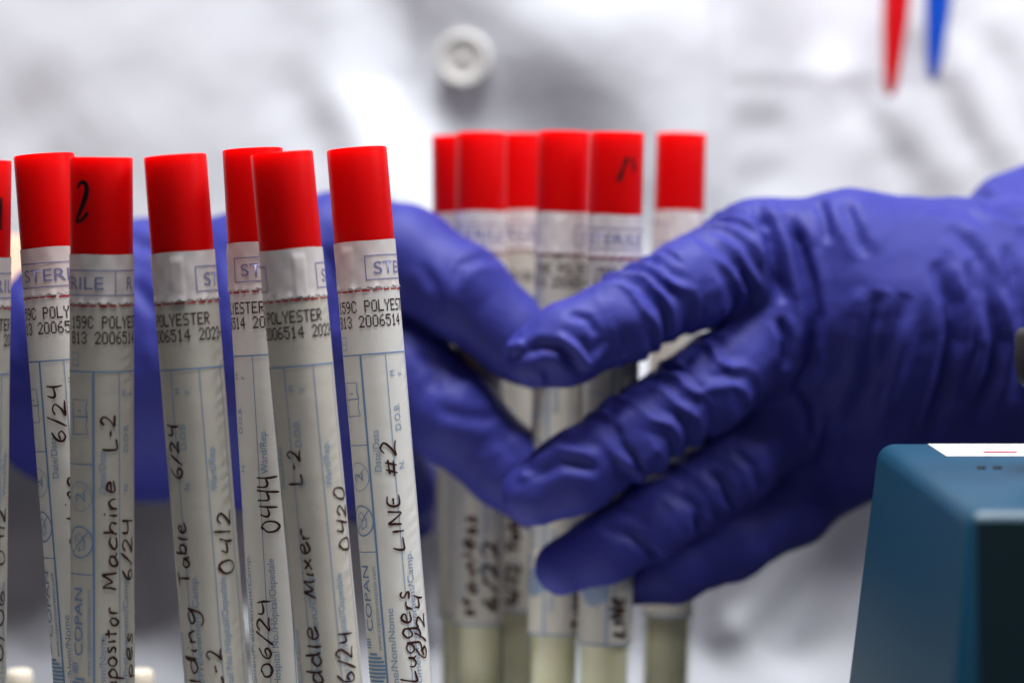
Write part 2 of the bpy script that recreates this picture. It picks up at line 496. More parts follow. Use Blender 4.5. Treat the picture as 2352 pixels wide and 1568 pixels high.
# left panel edge
Y = Y - 0.8 * mm * np.exp(-((qx - (lb - 90)) / 70) ** 2) * (1 - sst(400, 700, qy))
# placket with its seams
Y = Y - 1.8 * mm * sst(950, 975, qx) * (1 - sst(1632, 1650, qx))
for x0 in (1000, 1600): Y = Y + 0.5 * mm * np.exp(-((qx - x0) / 6) ** 2)
# breast pocket patch
pk = sst(1662, 1676, qx) * (1 - sst(2200, 2220, qx)) * (1 - sst(165, 200, qy))
Y = Y - 0.7 * mm * pk
def fold(line, amp, wd):
    global Y
    dd, t = poly_dist(qx, qy, line)
    tap = np.clip(np.minimum(t, 1 - t) * 4, 0, 1)
    Y = Y - amp * mm * tap * np.exp(-(dd / wd) ** 2)
fold([(600, 180), (690, 230), (740, 330), (760, 460)], -1.38, 65)
fold([(640, 180), (780, 260), (850, 400), (900, 560)], 1.20, 81)
fold([(-80, 240), (40, 300), (120, 420), (180, 520)], -1.38, 97)
fold([(-200, 60), (60, 150), (250, 330), (330, 520)], 1.20, 130)
fold([(250, -60), (400, 130), (600, 260)], 0.60, 146)
fold([(1660, 235), (1740, 240), (1840, 220)], 0.45, 48)
fold([(1660, 290), (1740, 290), (1830, 280)], -0.52, 48)
fold([(1670, 365), (1740, 365), (1830, 350)], 0.45, 45)
fold([(1680, 415), (1760, 410), (1840, 400)], -0.52, 45)
fold([(1850, 120), (1960, 250), (2080, 420)], 1.7, 60)
fold([(1930, 190), (2030, 300), (2120, 440)], -2.2, 54)
fold([(2010, 180), (2130, 320), (2230, 450)], 1.9, 54)
fold([(2110, 60), (2200, 240), (2300, 420)], -1.9, 48)
fold([(2200, 60), (2290, 240), (2380, 420)], 1.9, 54)
fold([(2300, 40), (2360, 200), (2430, 400)], -1.7, 48)
# lower coat, gathered at the waist
fold([(60, 1100), (120, 1250), (220, 1420), (420, 1560)], -16, 90)
fold([(200, 1440), (420, 1480), (700, 1500)], 16, 100)
fold([(80, 1180), (40, 1400), (-20, 1600)], 8, 60)
fold([(1640, 1560), (1780, 1420), (1990, 1210)], 14, 70)
fold([(1800, 1600), (1900, 1480), (2080, 1280)], -14, 70)
fold([(930, 1200), (960, 1400), (990, 1560)], 10, 60)
rs = np.random.RandomState(5)
Pm = np.stack([X.ravel() * 1000, np.zeros(X.size), Z.ravel() * 1000], 1)
Y = Y + (0.4 * mm * wave(16, 41, 85)(Pm) + 0.2 * mm * wave(16, 42, 30)(Pm)).reshape(X.shape)
V = np.stack([X, Y, Z], -1).reshape(-1, 3)
idx = np.arange(nx * nz).reshape(nx, nz)
F = np.stack([idx[:-1, :-1], idx[1:, :-1], idx[1:, 1:], idx[:-1, 1:]], -1).reshape(-1, 4)
Vs = [V]; Fs = [F]; base = len(V)
# sides wrap round to the back; sleeves to the elbow
def tube_strip(a, b, ra, rb, n=40, m=24):
    a = np.array(a); b = np.array(b); ax = (b - a) / np.linalg.norm(b - a)
    u = np.cross(ax, (0, 0, 1.0)); u /= np.linalg.norm(u); v = np.cross(ax, u)
    t = np.linspace(0, 1, m)[:, None, None]; th = np.linspace(0, 2 * PI, n, endpoint=False)[None, :, None]
    r = ra + (rb - ra) * t + 0.003 * np.sin(t * 40 + 3 * np.sin(th))
    Q = a + (b - a) * t + r * (np.cos(th) * u + np.sin(th) * v)
    i = np.arange(m * n).reshape(m, n)
    G = np.stack([i[:-1], np.roll(i[:-1], -1, 1), np.roll(i[1:], -1, 1), i[1:]], -1).reshape(-1, 4)
    return Q.reshape(-1, 3), G
yb = Y[0, :]; ye = Y[-1, :]
back = []
for k_, (x_, edge) in enumerate(((-0.30, yb), (0.30, ye))):
    ring = np.stack([np.full(nz, x_), edge, zs], 1)
    pts = [ring + np.array([0, dy, 0]) * 1.0 + np.array([-x_ * s, 0, 0]) for dy, s in ((0, 0), (0.06, 0.04), (0.12, 0.12), (0.17, 0.3), (0.20, 1.0))]
    Q = np.concatenate(pts); i = np.arange(len(pts) * nz).reshape(len(pts), nz)
    G = np.stack([i[:-1, :-1], i[1:, :-1], i[1:, 1:], i[:-1, 1:]], -1).reshape(-1, 4)
    if k_ == 0: G = G[:, ::-1]
    Vs.append(Q); Fs.append(G + base); base += len(Q)
for s_, e_ in (('ls', 'le'), ('rs', 're')):
    Q, G = tube_strip(np.array(joints[s_]) + (0, 0, .0), np.array(joints[e_]) * .97 + np.array(joints[s_]) * .03, 0.078, 0.064)
    Vs.append(Q); Fs.append(G + base); base += len(Q)
coat = person_part('lab_coat', np.concatenate(Vs), np.concatenate(Fs), M['coat'])
sm = coat.modifiers.new('cloth', 'SOLIDIFY'); sm.thickness = 0.0009; sm.offset = 0

def coat_y(px, py):
    i = np.abs(qx[:, 0] - px).argmin(); j = np.abs(qy[0, :] - py).argmin()
    return X[i, j], Y[i, j], Z[i, j]
bx, by, bz = coat_y(1063, 130)
ib = np.abs(qx[:, 0] - 1063).argmin(); jb = np.abs(qy[0, :] - 130).argmin()
gx = (Y[ib + 6, jb] - Y[ib - 6, jb]) / (X[ib + 6, jb] - X[ib - 6, jb]); gz = (Y[ib, jb + 6] - Y[ib, jb - 6]) / (Z[ib, jb + 6] - Z[ib, jb - 6])
bn = Vector((gx * .6, -1, gz * .45)).normalized()
prof = [(.0001, -.0009), (.0074, -.0009), (.0088, -.0002), (.0090, .0006), (.0084, .0014), (.0074, .0016), (.0064, .0012), (.0052, .0002), (.0028, .00015), (.0024, .0005), (.0001, .0006)]
V, F = lathe(prof, 48, True, True)
Bm = Matrix.Translation(Vector((bx, by, bz)) + bn * .0026 - Vector(person.location)) @ bn.to_track_quat('Z', 'Y').to_matrix().to_4x4()
me = mesh(V, F); me.transform(Bm)
btn = link('button', me, M['button'], coat)
bm = bmesh.new()
for a in (0.4, 0.4 + PI / 2):
    R = Matrix.Rotation(a, 4, 'Z')
    b2 = bmesh.new(); box_bm(b2, -.0022, .0022, -.0004, .0004, .0003, .0011); b2.transform(R)
    tmp = bm_mesh(b2); bm.from_mesh(tmp)
me = bm_mesh(bm); me.transform(Bm)
link('thread', me, M['thread'], btn)

# ------------------------------------------------------------------ pens
def pen(name, p_tip, p_top, r, m, label):
    a = at(*p_tip); b = at(*p_top); ax = (b - a); L = ax.length
    V, F = lathe([(.0002, 0), (.0013, .0003), (.0018, .0014), (.0024, .005), (r * .68, .012), (r * .9, .024), (r, .036), (r, L - .004), (r * .8, L)], 32)
    o = link(name, mesh(V, F), m)
    o.location = a; o.rotation_euler = ax.to_track_quat('Z', 'Y').to_euler()
    o['label'] = label; o['category'] = 'pen'
    return o
pen('pen', (2044, 222, .905), (2096, -520, .905), .0046, M['pen_red'], 'red pen, point down, in front of the white coat')
pen('pen', (2142, 186, .905), (2196, -560, .905), .0046, M['pen_blue'], 'blue pen, point down, in front of the white coat')

# ------------------------------------------------------------------ label artwork, in (s, t) millimetres
def glyph_text(txt, height):
    """built-in font -> 2-D verts and faces; cap height = height, starting at x = 0"""
    cu = bpy.data.curves.new('t', 'FONT'); cu.body = txt; cu.size = 10
    o = bpy.data.objects.new('t', cu); C.objects.link(o)
    dg = bpy.context.evaluated_depsgraph_get()
    me = bpy.data.meshes.new_from_object(o.evaluated_get(dg))
    bpy.data.objects.remove(o); bpy.data.curves.remove(cu)
    sc = height / 7.3
    V = [(v.co.x * sc, v.co.y * sc) for v in me.vertices]; F = [tuple(p.vertices) for p in me.polygons]
    bpy.data.meshes.remove(me)
    return V, F

class Art:
    def __init__(self): self.parts = []      # (V2, F, material index, lift mm)
    def add(self, V, F, mi, lift=0.03): self.parts.append((V, F, mi, lift))
    def rect(self, s0, s1, t0, t1, mi, lift=0.03):
        n = max(1, int(abs(s1 - s0) / 0.35))
        V = []; F = []
        for i in range(n + 1):
            s = s0 + (s1 - s0) * i / n; V += [(s, t0), (s, t1)]
        for i in range(n): F.append((2 * i, 2 * i + 1, 2 * i + 3, 2 * i + 2))
        self.add(V, F, mi, lift)
    def frame(self, s0, s1, t0, t1, wd, mi):
        self.rect(s0, s1, t0, t0 + wd, mi); self.rect(s0, s1, t1 - wd, t1, mi)
        self.rect(s0, s0 + wd, t0 + wd, t1 - wd, mi); self.rect(s1 - wd, s1, t0 + wd, t1 - wd, mi)
    def text(self, txt, s0, t0, height, mi, length=None):      # around the tube
        V, F = glyph_text(txt, height)
        k = 1 if length is None else length / max(v[0] for v in V)
        self.add([(s0 + x * k, t0 - y) for x, y in V], F, mi, 0.032)
    def vtext(self, txt, q, t0, height, mi, length=None):      # up the tube, letter tops to the left
        V, F = glyph_text(txt, height)
        k = 1 if length is None else length / max(v[0] for v in V)
        self.add([(q - y, t0 - x * k) for x, y in V], F, mi, 0.032)
    def ribbon(self, pts, wd, mi, lift=0.05):
        P = np.array(pts, float)
        T = np.gradient(P, axis=0); T /= np.maximum(np.linalg.norm(T, axis=1, keepdims=True), 1e-9)
        N = np.stack([-T[:, 1], T[:, 0]], 1)
        n = len(P); u = np.linspace(0, 1, n)
        wv = wd * (0.85 + 0.22 * np.sin(u * 7 + P[0, 0] * 3)) * np.clip(np.minimum(u, 1 - u) * n / 2.2 + 0.45, 0, 1)
        V = np.concatenate([P + N * wv[:, None] / 2, P - N * wv[:, None] / 2])
        F = [(i, i + 1, n + i + 1, n + i) for i in range(n - 1)]
        L = lift + 0.012 * u
        self.parts.append(([tuple(v) for v in V], F, mi, np.concatenate([L, L])))
    def ring(self, s, t, r, wd, mi):
        a = np.linspace(0, 2 * PI, 49)
        V = [(s + (r - wd / 2) * math.cos(x), t + (r - wd / 2) * math.sin(x)) for x in a] + \
            [(s + (r + wd / 2) * math.cos(x), t + (r + wd / 2) * math.sin(x)) for x in a]
        self.add(V, [(i, i + 1, 49 + i + 1, 49 + i) for i in range(48)], mi)
    def stroke(self, pts, wd, mi):
        P = [];
        for a, b in zip(pts[:-1], pts[1:]):
            m = max(2, int(math.hypot(b[0] - a[0], b[1] - a[1]) / 0.3))
            P += [(a[0] + (b[0] - a[0]) * i / m, a[1] + (b[1] - a[1]) * i / m) for i in range(m)]
        P.append(pts[-1]); self.ribbon(P, wd, mi, 0.033)

def catmull(pts, step):
    P = [np.array(p, float) for p in pts]
    if len(P) == 2: P = [P[0], (P[0] + P[1]) / 2, P[1]]
    P = [2 * P[0] - P[1]] + P + [2 * P[-1] - P[-2]]
    out = []
    for i in range(1, len(P) - 2):
        p0, p1, p2, p3 = P[i - 1:i + 3]
        n = max(3, int(np.linalg.norm(p2 - p1) / step))
        for j in range(n):
            t = j / n
            out.append(.5 * ((2 * p1) + (p2 - p0) * t + (2 * p0 - 5 * p1 + 4 * p2 - p3) * t * t + (3 * p1 - p0 - 3 * p2 + p3) * t ** 3))
    out.append(P[-2])
    return out

HW = {  # handwriting: width, strokes
 'a': (.56, [[(.42, .45), (.22, .55), (.05, .3), (.15, .02), (.34, .12), (.43, .48), (.44, .12), (.56, .02)]]),
 'b': (.52, [[(.06, 1), (.05, .5), (.05, .04), (.06, .3), (.25, .54), (.45, .34), (.33, .02), (.08, .08)]]),
 'c': (.48, [[(.42, .46), (.24, .55), (.05, .28), (.2, .0), (.46, .12)]]),
 'd': (.55, [[(.42, .42), (.25, .54), (.05, .28), (.2, .0), (.40, .2), (.45, .6), (.46, 1), (.46, .4), (.5, .0)]]),
 'e': (.5, [[(.06, .28), (.36, .32), (.38, .5), (.2, .56), (.05, .3), (.18, .0), (.5, .14)]]),
 'g': (.55, [[(.42, .44), (.25, .54), (.05, .3), (.18, .02), (.40, .2), (.44, .5), (.46, .0), (.42, -.4), (.2, -.55), (.02, -.4)]]),
 'h': (.5, [[(.06, 1), (.05, .5), (.05, 0)], [(.05, .2), (.22, .52), (.4, .42), (.42, 0)]]),
 'i': (.24, [[(.1, .5), (.1, .2), (.14, 0)], [(.12, .74), (.15, .80)]]),
 'l': (.24, [[(.1, 1), (.09, .5), (.1, 0)]]),
 'm': (.78, [[(.05, .5), (.06, 0), (.1, .35), (.24, .5), (.32, .02), (.36, .36), (.52, .5), (.6, .1), (.72, .03)]]),
 'n': (.52, [[(.05, .5), (.06, 0), (.1, .34), (.28, .52), (.38, .3), (.42, .0)]]),
 'o': (.5, [[(.28, .54), (.08, .4), (.08, .1), (.25, .0), (.42, .18), (.4, .44), (.24, .54)]]),
 'p': (.52, [[(.06, .5), (.05, 0), (.05, -.5)], [(.05, .3), (.25, .54), (.45, .32), (.3, .02), (.08, .06)]]),
 'r': (.42, [[(.05, .5), (.07, .25), (.07, 0)], [(.07, .26), (.2, .48), (.38, .5)]]),
 's': (.42, [[(.36, .48), (.18, .54), (.1, .4), (.3, .2), (.28, .02), (.04, .04)]]),
 't': (.42, [[(.18, .95), (.17, .4), (.2, 0)], [(.0, .66), (.2, .68), (.4, .7)]]),
 'u': (.52, [[(.05, .5), (.06, .15), (.2, .0), (.38, .18), (.42, .5), (.43, .1), (.52, 0)]]),
 'x': (.48, [[(.04, .5), (.2, .26), (.42, 0)], [(.42, .52), (.2, .24), (.02, 0)]]),
 'L': (.56, [[(.1, .95), (.07, .4), (.07, .02), (.3, .0), (.52, .06)]]),
 'I': (.28, [[(.12, .95), (.12, 0)]]),
 'N': (.62, [[(.08, 0), (.08, .5), (.1, .92), (.25, .55), (.48, .03), (.5, .5), (.54, .98)]]),
 'E': (.54, [[(.46, .92), (.2, .9), (.08, .5), (.14, .04), (.48, .08)], [(.1, .48), (.4, .52)]]),
 'M': (.74, [[(.05, .0), (.1, .5), (.14, .9), (.24, .5), (.34, .25), (.46, .6), (.56, .9), (.6, .4), (.66, 0)]]),
 'T': (.6, [[(.3, .95), (.28, .5), (.28, 0)], [(.02, .9), (.3, .96), (.62, 1.0)]]),
 '0': (.56, [[(.3, .9), (.08, .65), (.08, .2), (.28, .0), (.48, .25), (.46, .7), (.28, .9), (.2, .8)]]),
 '1': (.26, [[(.14, .95), (.12, .5), (.12, 0)]]),
 '2': (.56, [[(.06, .7), (.24, .92), (.42, .7), (.25, .3), (.05, .03), (.25, .06), (.52, .0)]]),
 '4': (.56, [[(.08, .9), (.06, .55), (.16, .42), (.44, .5)], [(.46, .92), (.44, .4), (.46, -.08)]]),
 '6': (.52, [[(.36, .95), (.12, .6), (.06, .2), (.25, .0), (.42, .2), (.28, .42), (.1, .3)]]),
 '#': (.6, [[(.2, .85), (.14, .05)], [(.42, .88), (.36, .08)], [(.02, .6), (.55, .64)], [(.0, .3), (.52, .34)]]),
 '/': (.36, [[(.32, 1.0), (.16, .45), (.0, -.1)]]),
 '-': (.4, [[(.06, .4), (.32, .42)]]),
 '.': (.22, [[(.08, .05), (.11, .0)]]),
 ' ': (.4, []),
}
rnd = random.Random(11)
def handwrite(art, txt, q, t0, t1, height, wd, mi):
    """one line of handwriting up the tube, from t0 to t1 (t1 < t0), baseline at q"""
    tot = sum(HW[c][0] + .06 for c in txt); k = (t0 - t1) / tot
    u = 0.0
    for c in txt:
        wch, sts = HW[c]
        jq = rnd.uniform(-.10, .10) * height; sl = rnd.uniform(-.05, .22); hs_ = rnd.uniform(.84, 1.14)
        for st in sts:
            pts = [(q + jq - (y + rnd.uniform(-.035, .035)) * height * hs_, t0 - (u + x + rnd.uniform(-.03, .03) + sl * y * height / k) * k) for x, y in st]
            art.ribbon(catmull(pts, .22), wd, mi, 0.05)
        u += wch + .06

DOT = {'0': '0E11111111110E', '1': '040C040404040E', '2': '0E11010204081F', '3': '0E11010601110E', '4': '02060A121F0202',
       '5': '1F101E0101110E', '6': '0608101E11110E', '8': '0E11110E11110E', '9': '0E11110F01020C', 'C': '0E11101010110E',
       'P': '1E11111E101010', 'O': '0E11111111110E', 'L': '1010101010101F', 'Y': '11110A04040404', 'E': '1F10101E10101F',
       'S': '0F10100E01011E', 'T': '1F040404040404', 'R': '1E11111E141211', 'B': '1E11111E11111E', '-': '0000001F000000'}
def dotprint(art, txt, s0, t0, pitch, height, mi):
    dx = pitch / 6.1; dy = height / 7
    for i, c in enumerate(txt):
        if c == ' ': continue
        h = DOT[c]
        for r in range(7):
            bits = int(h[2 * r:2 * r + 2], 16)
            x = 0
            while x < 5:
                if bits >> (4 - x) & 1:
                    e = x
                    while e < 5 and bits >> (4 - e) & 1: e += 1
                    a = s0 + i * pitch + x * dx; b = s0 + i * pitch + e * dx
                    art.rect(a - .02, b + .02, t0 + r * dy - .03 + .05 * rnd.random() * 0.3, t0 + (r + 1) * dy - 0.05, mi, 0.034 + 0.0003 * r)
                    x = e
                else: x += 1

LAB = ['paper', 'print_blue', 'print_pale', 'dots', 'pen']
def lower_art():
    A = Art()
    dotprint(A, '159C POLYESTER', -7.5, 32.7, 1.5, 2.55, 3)
    dotprint(A, 'B13 2006514 2023-06', -7.5, 35.9, 1.5, 2.55, 3)
    A.rect(-20.5, 20.5, 44.0, 44.28, 1)
    A.rect(-2.05, -1.6, 44.28, 124, 1)                       # bold rule
    for q in (3.7, 10.0, 15.6): A.rect(q - .07, q + .07, 44.28, 124, 1)
    A.rect(-9, -2.05, 63.2, 63.4, 1); A.rect(-9, -2.05, 86, 86.2, 1)
    A.rect(-9.1, -8.95, 44.28, 124, 2)
    A.frame(-7.6, -5.4, 40.2, 43.0, .15, 2); A.vtext('T', -6.0, 42.2, 1.2, 2)
    # open book, crossed circles
    A.stroke([(-7.4, 49.9), (-3.2, 50.0), (-3.5, 51.8), (-3.1, 53.4), (-7.4, 53.5)], .22, 1)
    A.stroke([(-3.1, 53.4), (-3.5, 55.2), (-3.0, 57.0), (-7.4, 57.1), (-7.0, 55.3), (-7.4, 53.5), (-7.1, 51.6), (-7.4, 49.9)], .22, 1)
    A.vtext('i', -4.6, 52.5, 1.6, 1)
    A.ring(-5.2, 70.0, 3.0, .16, 2); A.stroke([(-7.3, 72.0), (-3.1, 68.1)], .16, 2)
    A.vtext('2', -3.8, 71.1, 3.0, 2)
    A.ring(-5.2, 79.4, 3.2, .30, 1); A.stroke([(-7.4, 81.7), (-3.0, 77.2)], .26, 1)
    A.stroke([(-6.6, 78.2), (-5.2, 77.6), (-3.9, 79.0), (-3.9, 80.6), (-5.4, 81.3), (-6.6, 79.8), (-6.6, 78.2)], .18, 1)
    A.stroke([(-6.6, 78.2), (-5.2, 79.6), (-3.9, 79.0)], .14, 1); A.stroke([(-5.2, 79.6), (-5.4, 81.3)], .14, 1)
    A.vtext('COPAN', -4.5, 103.2, 2.6, 1, 14.2)
    A.vtext('www.copaninnovation.com', -2.5, 107.2, 1.15, 2, 18)
    for i in range(9):                                        # halftone globe
        t = 107.7 + i * 0.82; c = math.sqrt(max(0, 3.6 ** 2 - (t - 111) ** 2))
        A.rect(-5.4 - c, -5.4 + c, t, t + .46, 1)
    for i in range(4):
        t = 104.6 + i * 0.6; c = math.sqrt(max(0, 1.3 ** 2 - (t - 105.5) ** 2))
        A.rect(-6.9 - c, -6.9 + c, t, t + .34, 2)
    A.vtext('Date/Data', .75, 69.3, 1.55, 2, 9.0)
    A.vtext('Name/Nom/Nome', .7, 118.3, 1.55, 2, 20)
    A.vtext('M', 5.6, 49.2, 1.3, 2); A.vtext('F', 7.9, 49.2, 1.3, 2)
    A.vtext('D.O.B.', 6.1, 60.8, 1.5, 2, 5.8); A.vtext('N.', 6.1, 69.0, 1.4, 2)
    A.vtext('Specimen/Pr\u00e9l\u00e8vement/Camp.', 6.0, 118.6, 1.6, 2, 32)
    A.vtext('Ward/Rep.', 12.0, 69.4, 1.6, 2, 9.4)
    A.vtext('Hospital No./H\u00f4pital/Ospedale', 12.2, 114.4, 1.6, 2, 27)
    A.vtext('A.', 17.6, 112, 1.5, 2)
    A.rect(-20.5, 20.5, 124.0, 124.3, 1)
    return A
def upper_art():
    A = Art()
    A.frame(0, 30.5, 23.2, 28.5, .22, 1)
    A.rect(20.2, 20.4, 23.45, 28.25, 1)
    A.text('STERILE', 1.75, 27.2, 2.75, 1, 16.0)
    A.text('R', 22.9, 27.2, 2.75, 1)
    A.rect(-4.0, -2.7, 28.1, 29.4, 2)
    return A
LOW, UPP = lower_art(), upper_art()

def bake(art_list, r, L, mats_offset=0):
    """wrap (s + shift, t) art on the cylinder, bisecting faces so they hug it"""
    bm = bmesh.new()
    for art, shift in art_list:
        for V, F, mi, lift in art.parts:
            b2 = bmesh.new()
            vs = [b2.verts.new((s, t, (lift if np.isscalar(lift) else lift[i]))) for i, (s, t) in enumerate(V)]
            for f in F:
                try: fc = b2.faces.new([vs[i] for i in f]); fc.material_index = mi
                except ValueError: pass
            if np.isscalar(lift) and not (len(V) and len(F) and len(F[0]) == 4 and len(V) == 2 * (len(F) + 1)):
                ss = [s for s, t in V]
                c = math.floor(min(ss) / .55) * .55 + .55
                while c < max(ss):
                    bmesh.ops.bisect_plane(b2, geom=b2.verts[:] + b2.edges[:] + b2.faces[:], plane_co=(c, 0, 0), plane_no=(1, 0, 0), dist=1e-5)
                    c += .55
            for v in b2.verts:
                s, t, lf = v.co
                a = (s + shift) / r; rr = (r + lf) * .001
                v.co = (rr * math.sin(a), -rr * math.cos(a), (L - t) * .001)
            tmp = bpy.data.meshes.new('tmp'); b2.to_mesh(tmp); b2.free()
            bm.from_mesh(tmp); bpy.data.meshes.remove(tmp)
    bmesh.ops.recalc_face_normals(bm, faces=bm.faces[:])
    for f in bm.faces:                                       # outward
        c = f.calc_center_median()
        if f.normal.x * c.x + f.normal.y * c.y < 0: f.normal_flip()
    return bm

TL = 150.0                                                   # tube length, mm
RL, RS, RC = 6.62, 6.66, 6.48                                # label, seal, cap radii
def sleeve(bm, r, t0, t1, L, fn=None, n=128, m=None, mi=0):
    m = m or max(2, int((t1 - t0) / 1.2))
    rows = []
    for j in range(m + 1):
        row = []
        for i in range(n):
            a = 2 * PI * i / n - PI; t = t0 + (t1 - t0) * j / m
            dr, dt = fn(a * r, t, j / m) if fn else (0, 0)
            row.append(bm.verts.new(((r + dr) * .001 * math.sin(a), -(r + dr) * .001 * math.cos(a), (L - t - dt) * .001)))
        rows.append(row)
    for j in range(m):
        for i in range(n):
            k = (i + 1) % n
            f = bm.faces.new((rows[j + 1][i], rows[j + 1][k], rows[j][k], rows[j][i])); f.material_index = mi

def make_tube(top, bot, label, group, up, low, notes, caps=(), seed=0, label_end=128.4, ink=.5, paper='paper'):
    """top, bot: (px, py, depth) on the tube axis"""
    a = at(*top); b = at(*bot); ax = (a - b).normalized()
    yv = Vector((0, 1, 0)); yv = (yv - ax * yv.dot(ax)).normalized(); xv = yv.cross(ax)
    base = a - ax * TL * .001
    Mx = Matrix(((xv.x, yv.x, ax.x, base.x), (xv.y, yv.y, ax.y, base.y), (xv.z, yv.z, ax.z, base.z), (0, 0, 0, 1)))
    root = empty('specimen_tube', None, label, 'specimen tube', group, mat=Mx)
    rs = random.Random(seed); ph = [rs.uniform(0, 6.28) for _ in range(8)]
    # cap
    z = TL * .001; r = RC * .001
    bm = bmesh.new()
    V, F = lathe([(r * .985, z - .0298), (r, z - .0290), (r * 1.0, z - .012), (r * .998, z - .00035), (r * .99, z - .00010), (r * .975, z), (r * .86, z), (r * .83, z - .0006), (r * .3, z - .0007)], 96)
    me = mesh(V, F); bm.from_mesh(me)
    art = Art()
    for st, wd in caps: art.ribbon(catmull(st, .2), wd, 1, .02)
    if caps:
        b2 = bake([(art, 0)], RC, TL); tmp = bm_mesh(b2); bm.from_mesh(tmp)
    link('cap', bm_mesh(bm), [M['red'], M['marker']], root)
    # tamper seal: covers the lower cap, torn along the perforation
    tab = (-5.2 + up, -2.5 + up)
    def seal_fn(s, t, v):
        d = 0.0
        e = min(s - tab[0], tab[1] - s)
        top_ = t - 21.0
        d += 0.17 * max(0, min(1, (e + .3) / .6)) * max(0, min(1, top_ / .8))
        d += .03 * math.sin(s * 1.3 + ph[0]) * math.sin(t * .9 + ph[1])
        edge = max(0, (v - .86) / .14)
        flare = .5 + .5 * math.sin(s * 1.9 + ph[2]) * math.sin(s * .7 + ph[3])
        d += edge * (0.02 + .20 * flare ** 2)
        dt = edge * (.18 * math.sin(s * 3.1 + ph[4]) + .14 * math.sin(s * 7.3 + ph[5]))
        if v == 0: dt = .07 * math.sin(s * .5 + ph[6])
        return d, dt
    bm = bmesh.new(); sleeve(bm, RS, 20.0, 30.0, TL, seal_fn, m=16)
    for f in bm.faces: f.material_index = 0
    tmp = bm_mesh(bake([(UPP, up)], RS + .05, TL)); bm2 = bmesh.new(); bm2.from_mesh(bm_mesh(bm)); bm2.from_mesh(tmp)
    # ragged paper fibres along the tear
    for _ in range(24):
        s = rs.uniform(-20, 20); ln = rs.uniform(.3, 1.3); hgt = rs.uniform(.08, .3)
        A = Art(); A.ribbon([(s + ln * i / 5, 30.05 + hgt * math.sin(i * 1.7 + s)) for i in range(6)], rs.uniform(.1, .25), 3, .16 + .12 * rs.random())
        bm2.from_mesh(bm_mesh(bake([(A, 0)], RS, TL)))
    link('tamper_seal', bm_mesh(bm2), [M['seal'], M['print_violet'], M['print_blue'], M['torn']], root)
    # label
    def lab_fn(s, t, v):
        d = .025 * math.sin(s * .55 + ph[1]) * math.sin(t * .21 + ph[2])
        sm_ = s - 7.6 - 1.2 * math.sin(t * .05 + ph[3])
        d += .055 * math.exp(-(sm_ / 1.5) ** 2) * math.sin(t * 2.1 + 1.2 * s + ph[4] + 1.5 * math.sin(t * .43 + ph[5])) * (.4 + .6 * math.sin(t * .17 + ph[6]) * math.sin(t * .071 + ph[7]))
        return d, 0
    bm = bmesh.new(); sleeve(bm, RL, 29.6, label_end, TL, lab_fn, n=144, m=170 if seed < 20 else 40)
    A = Art()
    s = -20.0
    while s < 20:                                             # red perforation dashes
        ln = rs.uniform(1.2, 2.4); A.rect(s, s + ln, 30.42, 30.42 + rs.uniform(.22, .40), 5); s += ln + rs.uniform(.2, .7)
    H = Art()
    for n_ in notes: handwrite(H, *n_[:1], n_[1], n_[2], n_[3], n_[4], n_[5] if len(n_) > 5 else ink, 4)
    bm2 = bake([(LOW, low), (H, low), (A, 0)], RL + .07, TL)
    bm2.from_mesh(bm_mesh(bm))
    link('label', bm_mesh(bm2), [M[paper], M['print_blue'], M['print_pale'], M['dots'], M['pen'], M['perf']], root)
    # the vial itself
    R = .0064 if label_end < 126 else .0062
    pr_ = [(.0005, 0), (R * .5, .0006), (R * .8, .0019), (R * .97, .0042), (R, .0065), (R, z - .0305), (R - .0007, z - .0305), (R - .0007, .0068), (R * .86, .0046), (R * .68, .0026), (R * .4, .0015), (.0004, .0012)]
    V, F = lathe(pr_, 64); link('vial', mesh(V, F), M['vial'], root)
    r2 = R - .00085
    V, F = lathe([(.0005, .0014), (r2 * .45, .0018), (r2 * .7, .0030), (r2 * .9, .0050), (r2, .0072), (r2, .052), (r2 * .98, .0524), (.0005, .0522)], 48)
    link('medium', mesh(V, F), M['medium'], root)
    return root

# pixel row -> t (mm) for the two rows of front tubes
def rows(top):
    k = 1000 * K * top[2]
    return lambda y: (y - top[1]) * k
FRONT = 'red-capped tubes standing in the front rack'
def front(top, bot, label, up, low, notes, caps=(), seed=0):
    paper = 'shaded_paper' if top[2] < .6 else 'paper'
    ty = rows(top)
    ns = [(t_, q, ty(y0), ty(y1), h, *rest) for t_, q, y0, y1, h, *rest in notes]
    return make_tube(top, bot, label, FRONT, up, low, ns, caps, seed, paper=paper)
front((-46, 368, .590), (-60, 1568, .594), 'red-capped tube cut off by the left edge, a dark stroke on its cap', -5, -3.2,
      [('0412', 11.6, 1300, 1157, 3.6), ('0/06', 11.6, 1520, 1345, 3.6)], [([(6.0, 7.6), (5.9, 11), (6.0, 14.4)], .9)], 1)
front((101, 356, .611), (195, 1568, .612), 'red-capped tube leaning behind the tube marked 2, its seal reading STER', -8.2, -1.8,
      [('6/24', 3.0, 1016, 877, 3.4), ('Machine', 4.4, 1301, 1087, 3.2)], (), 2)
front((233, 362, .590), (236, 1568, .595), 'upright red-capped tube with a black 2 on its cap and Machine on the label', -16.4, 1.0,
      [('L-2', 2.9, 1032, 945, 3.1), ('Machine', 3.0, 1353, 1094, 3.1), ('epositor', 2.9, 1585, 1384, 3.2), ('6/24', 7.6, 1335, 1184, 3.2), ('pes', 7.8, 1560, 1448, 3.2)],
      [([(-4.6, 6.6), (-3.9, 5.4), (-2.7, 5.3), (-2.2, 6.6), (-2.7, 8.8), (-3.9, 11.2), (-4.9, 13.2), (-3.4, 12.9), (-1.9, 11.4)], 1.15)], 3)
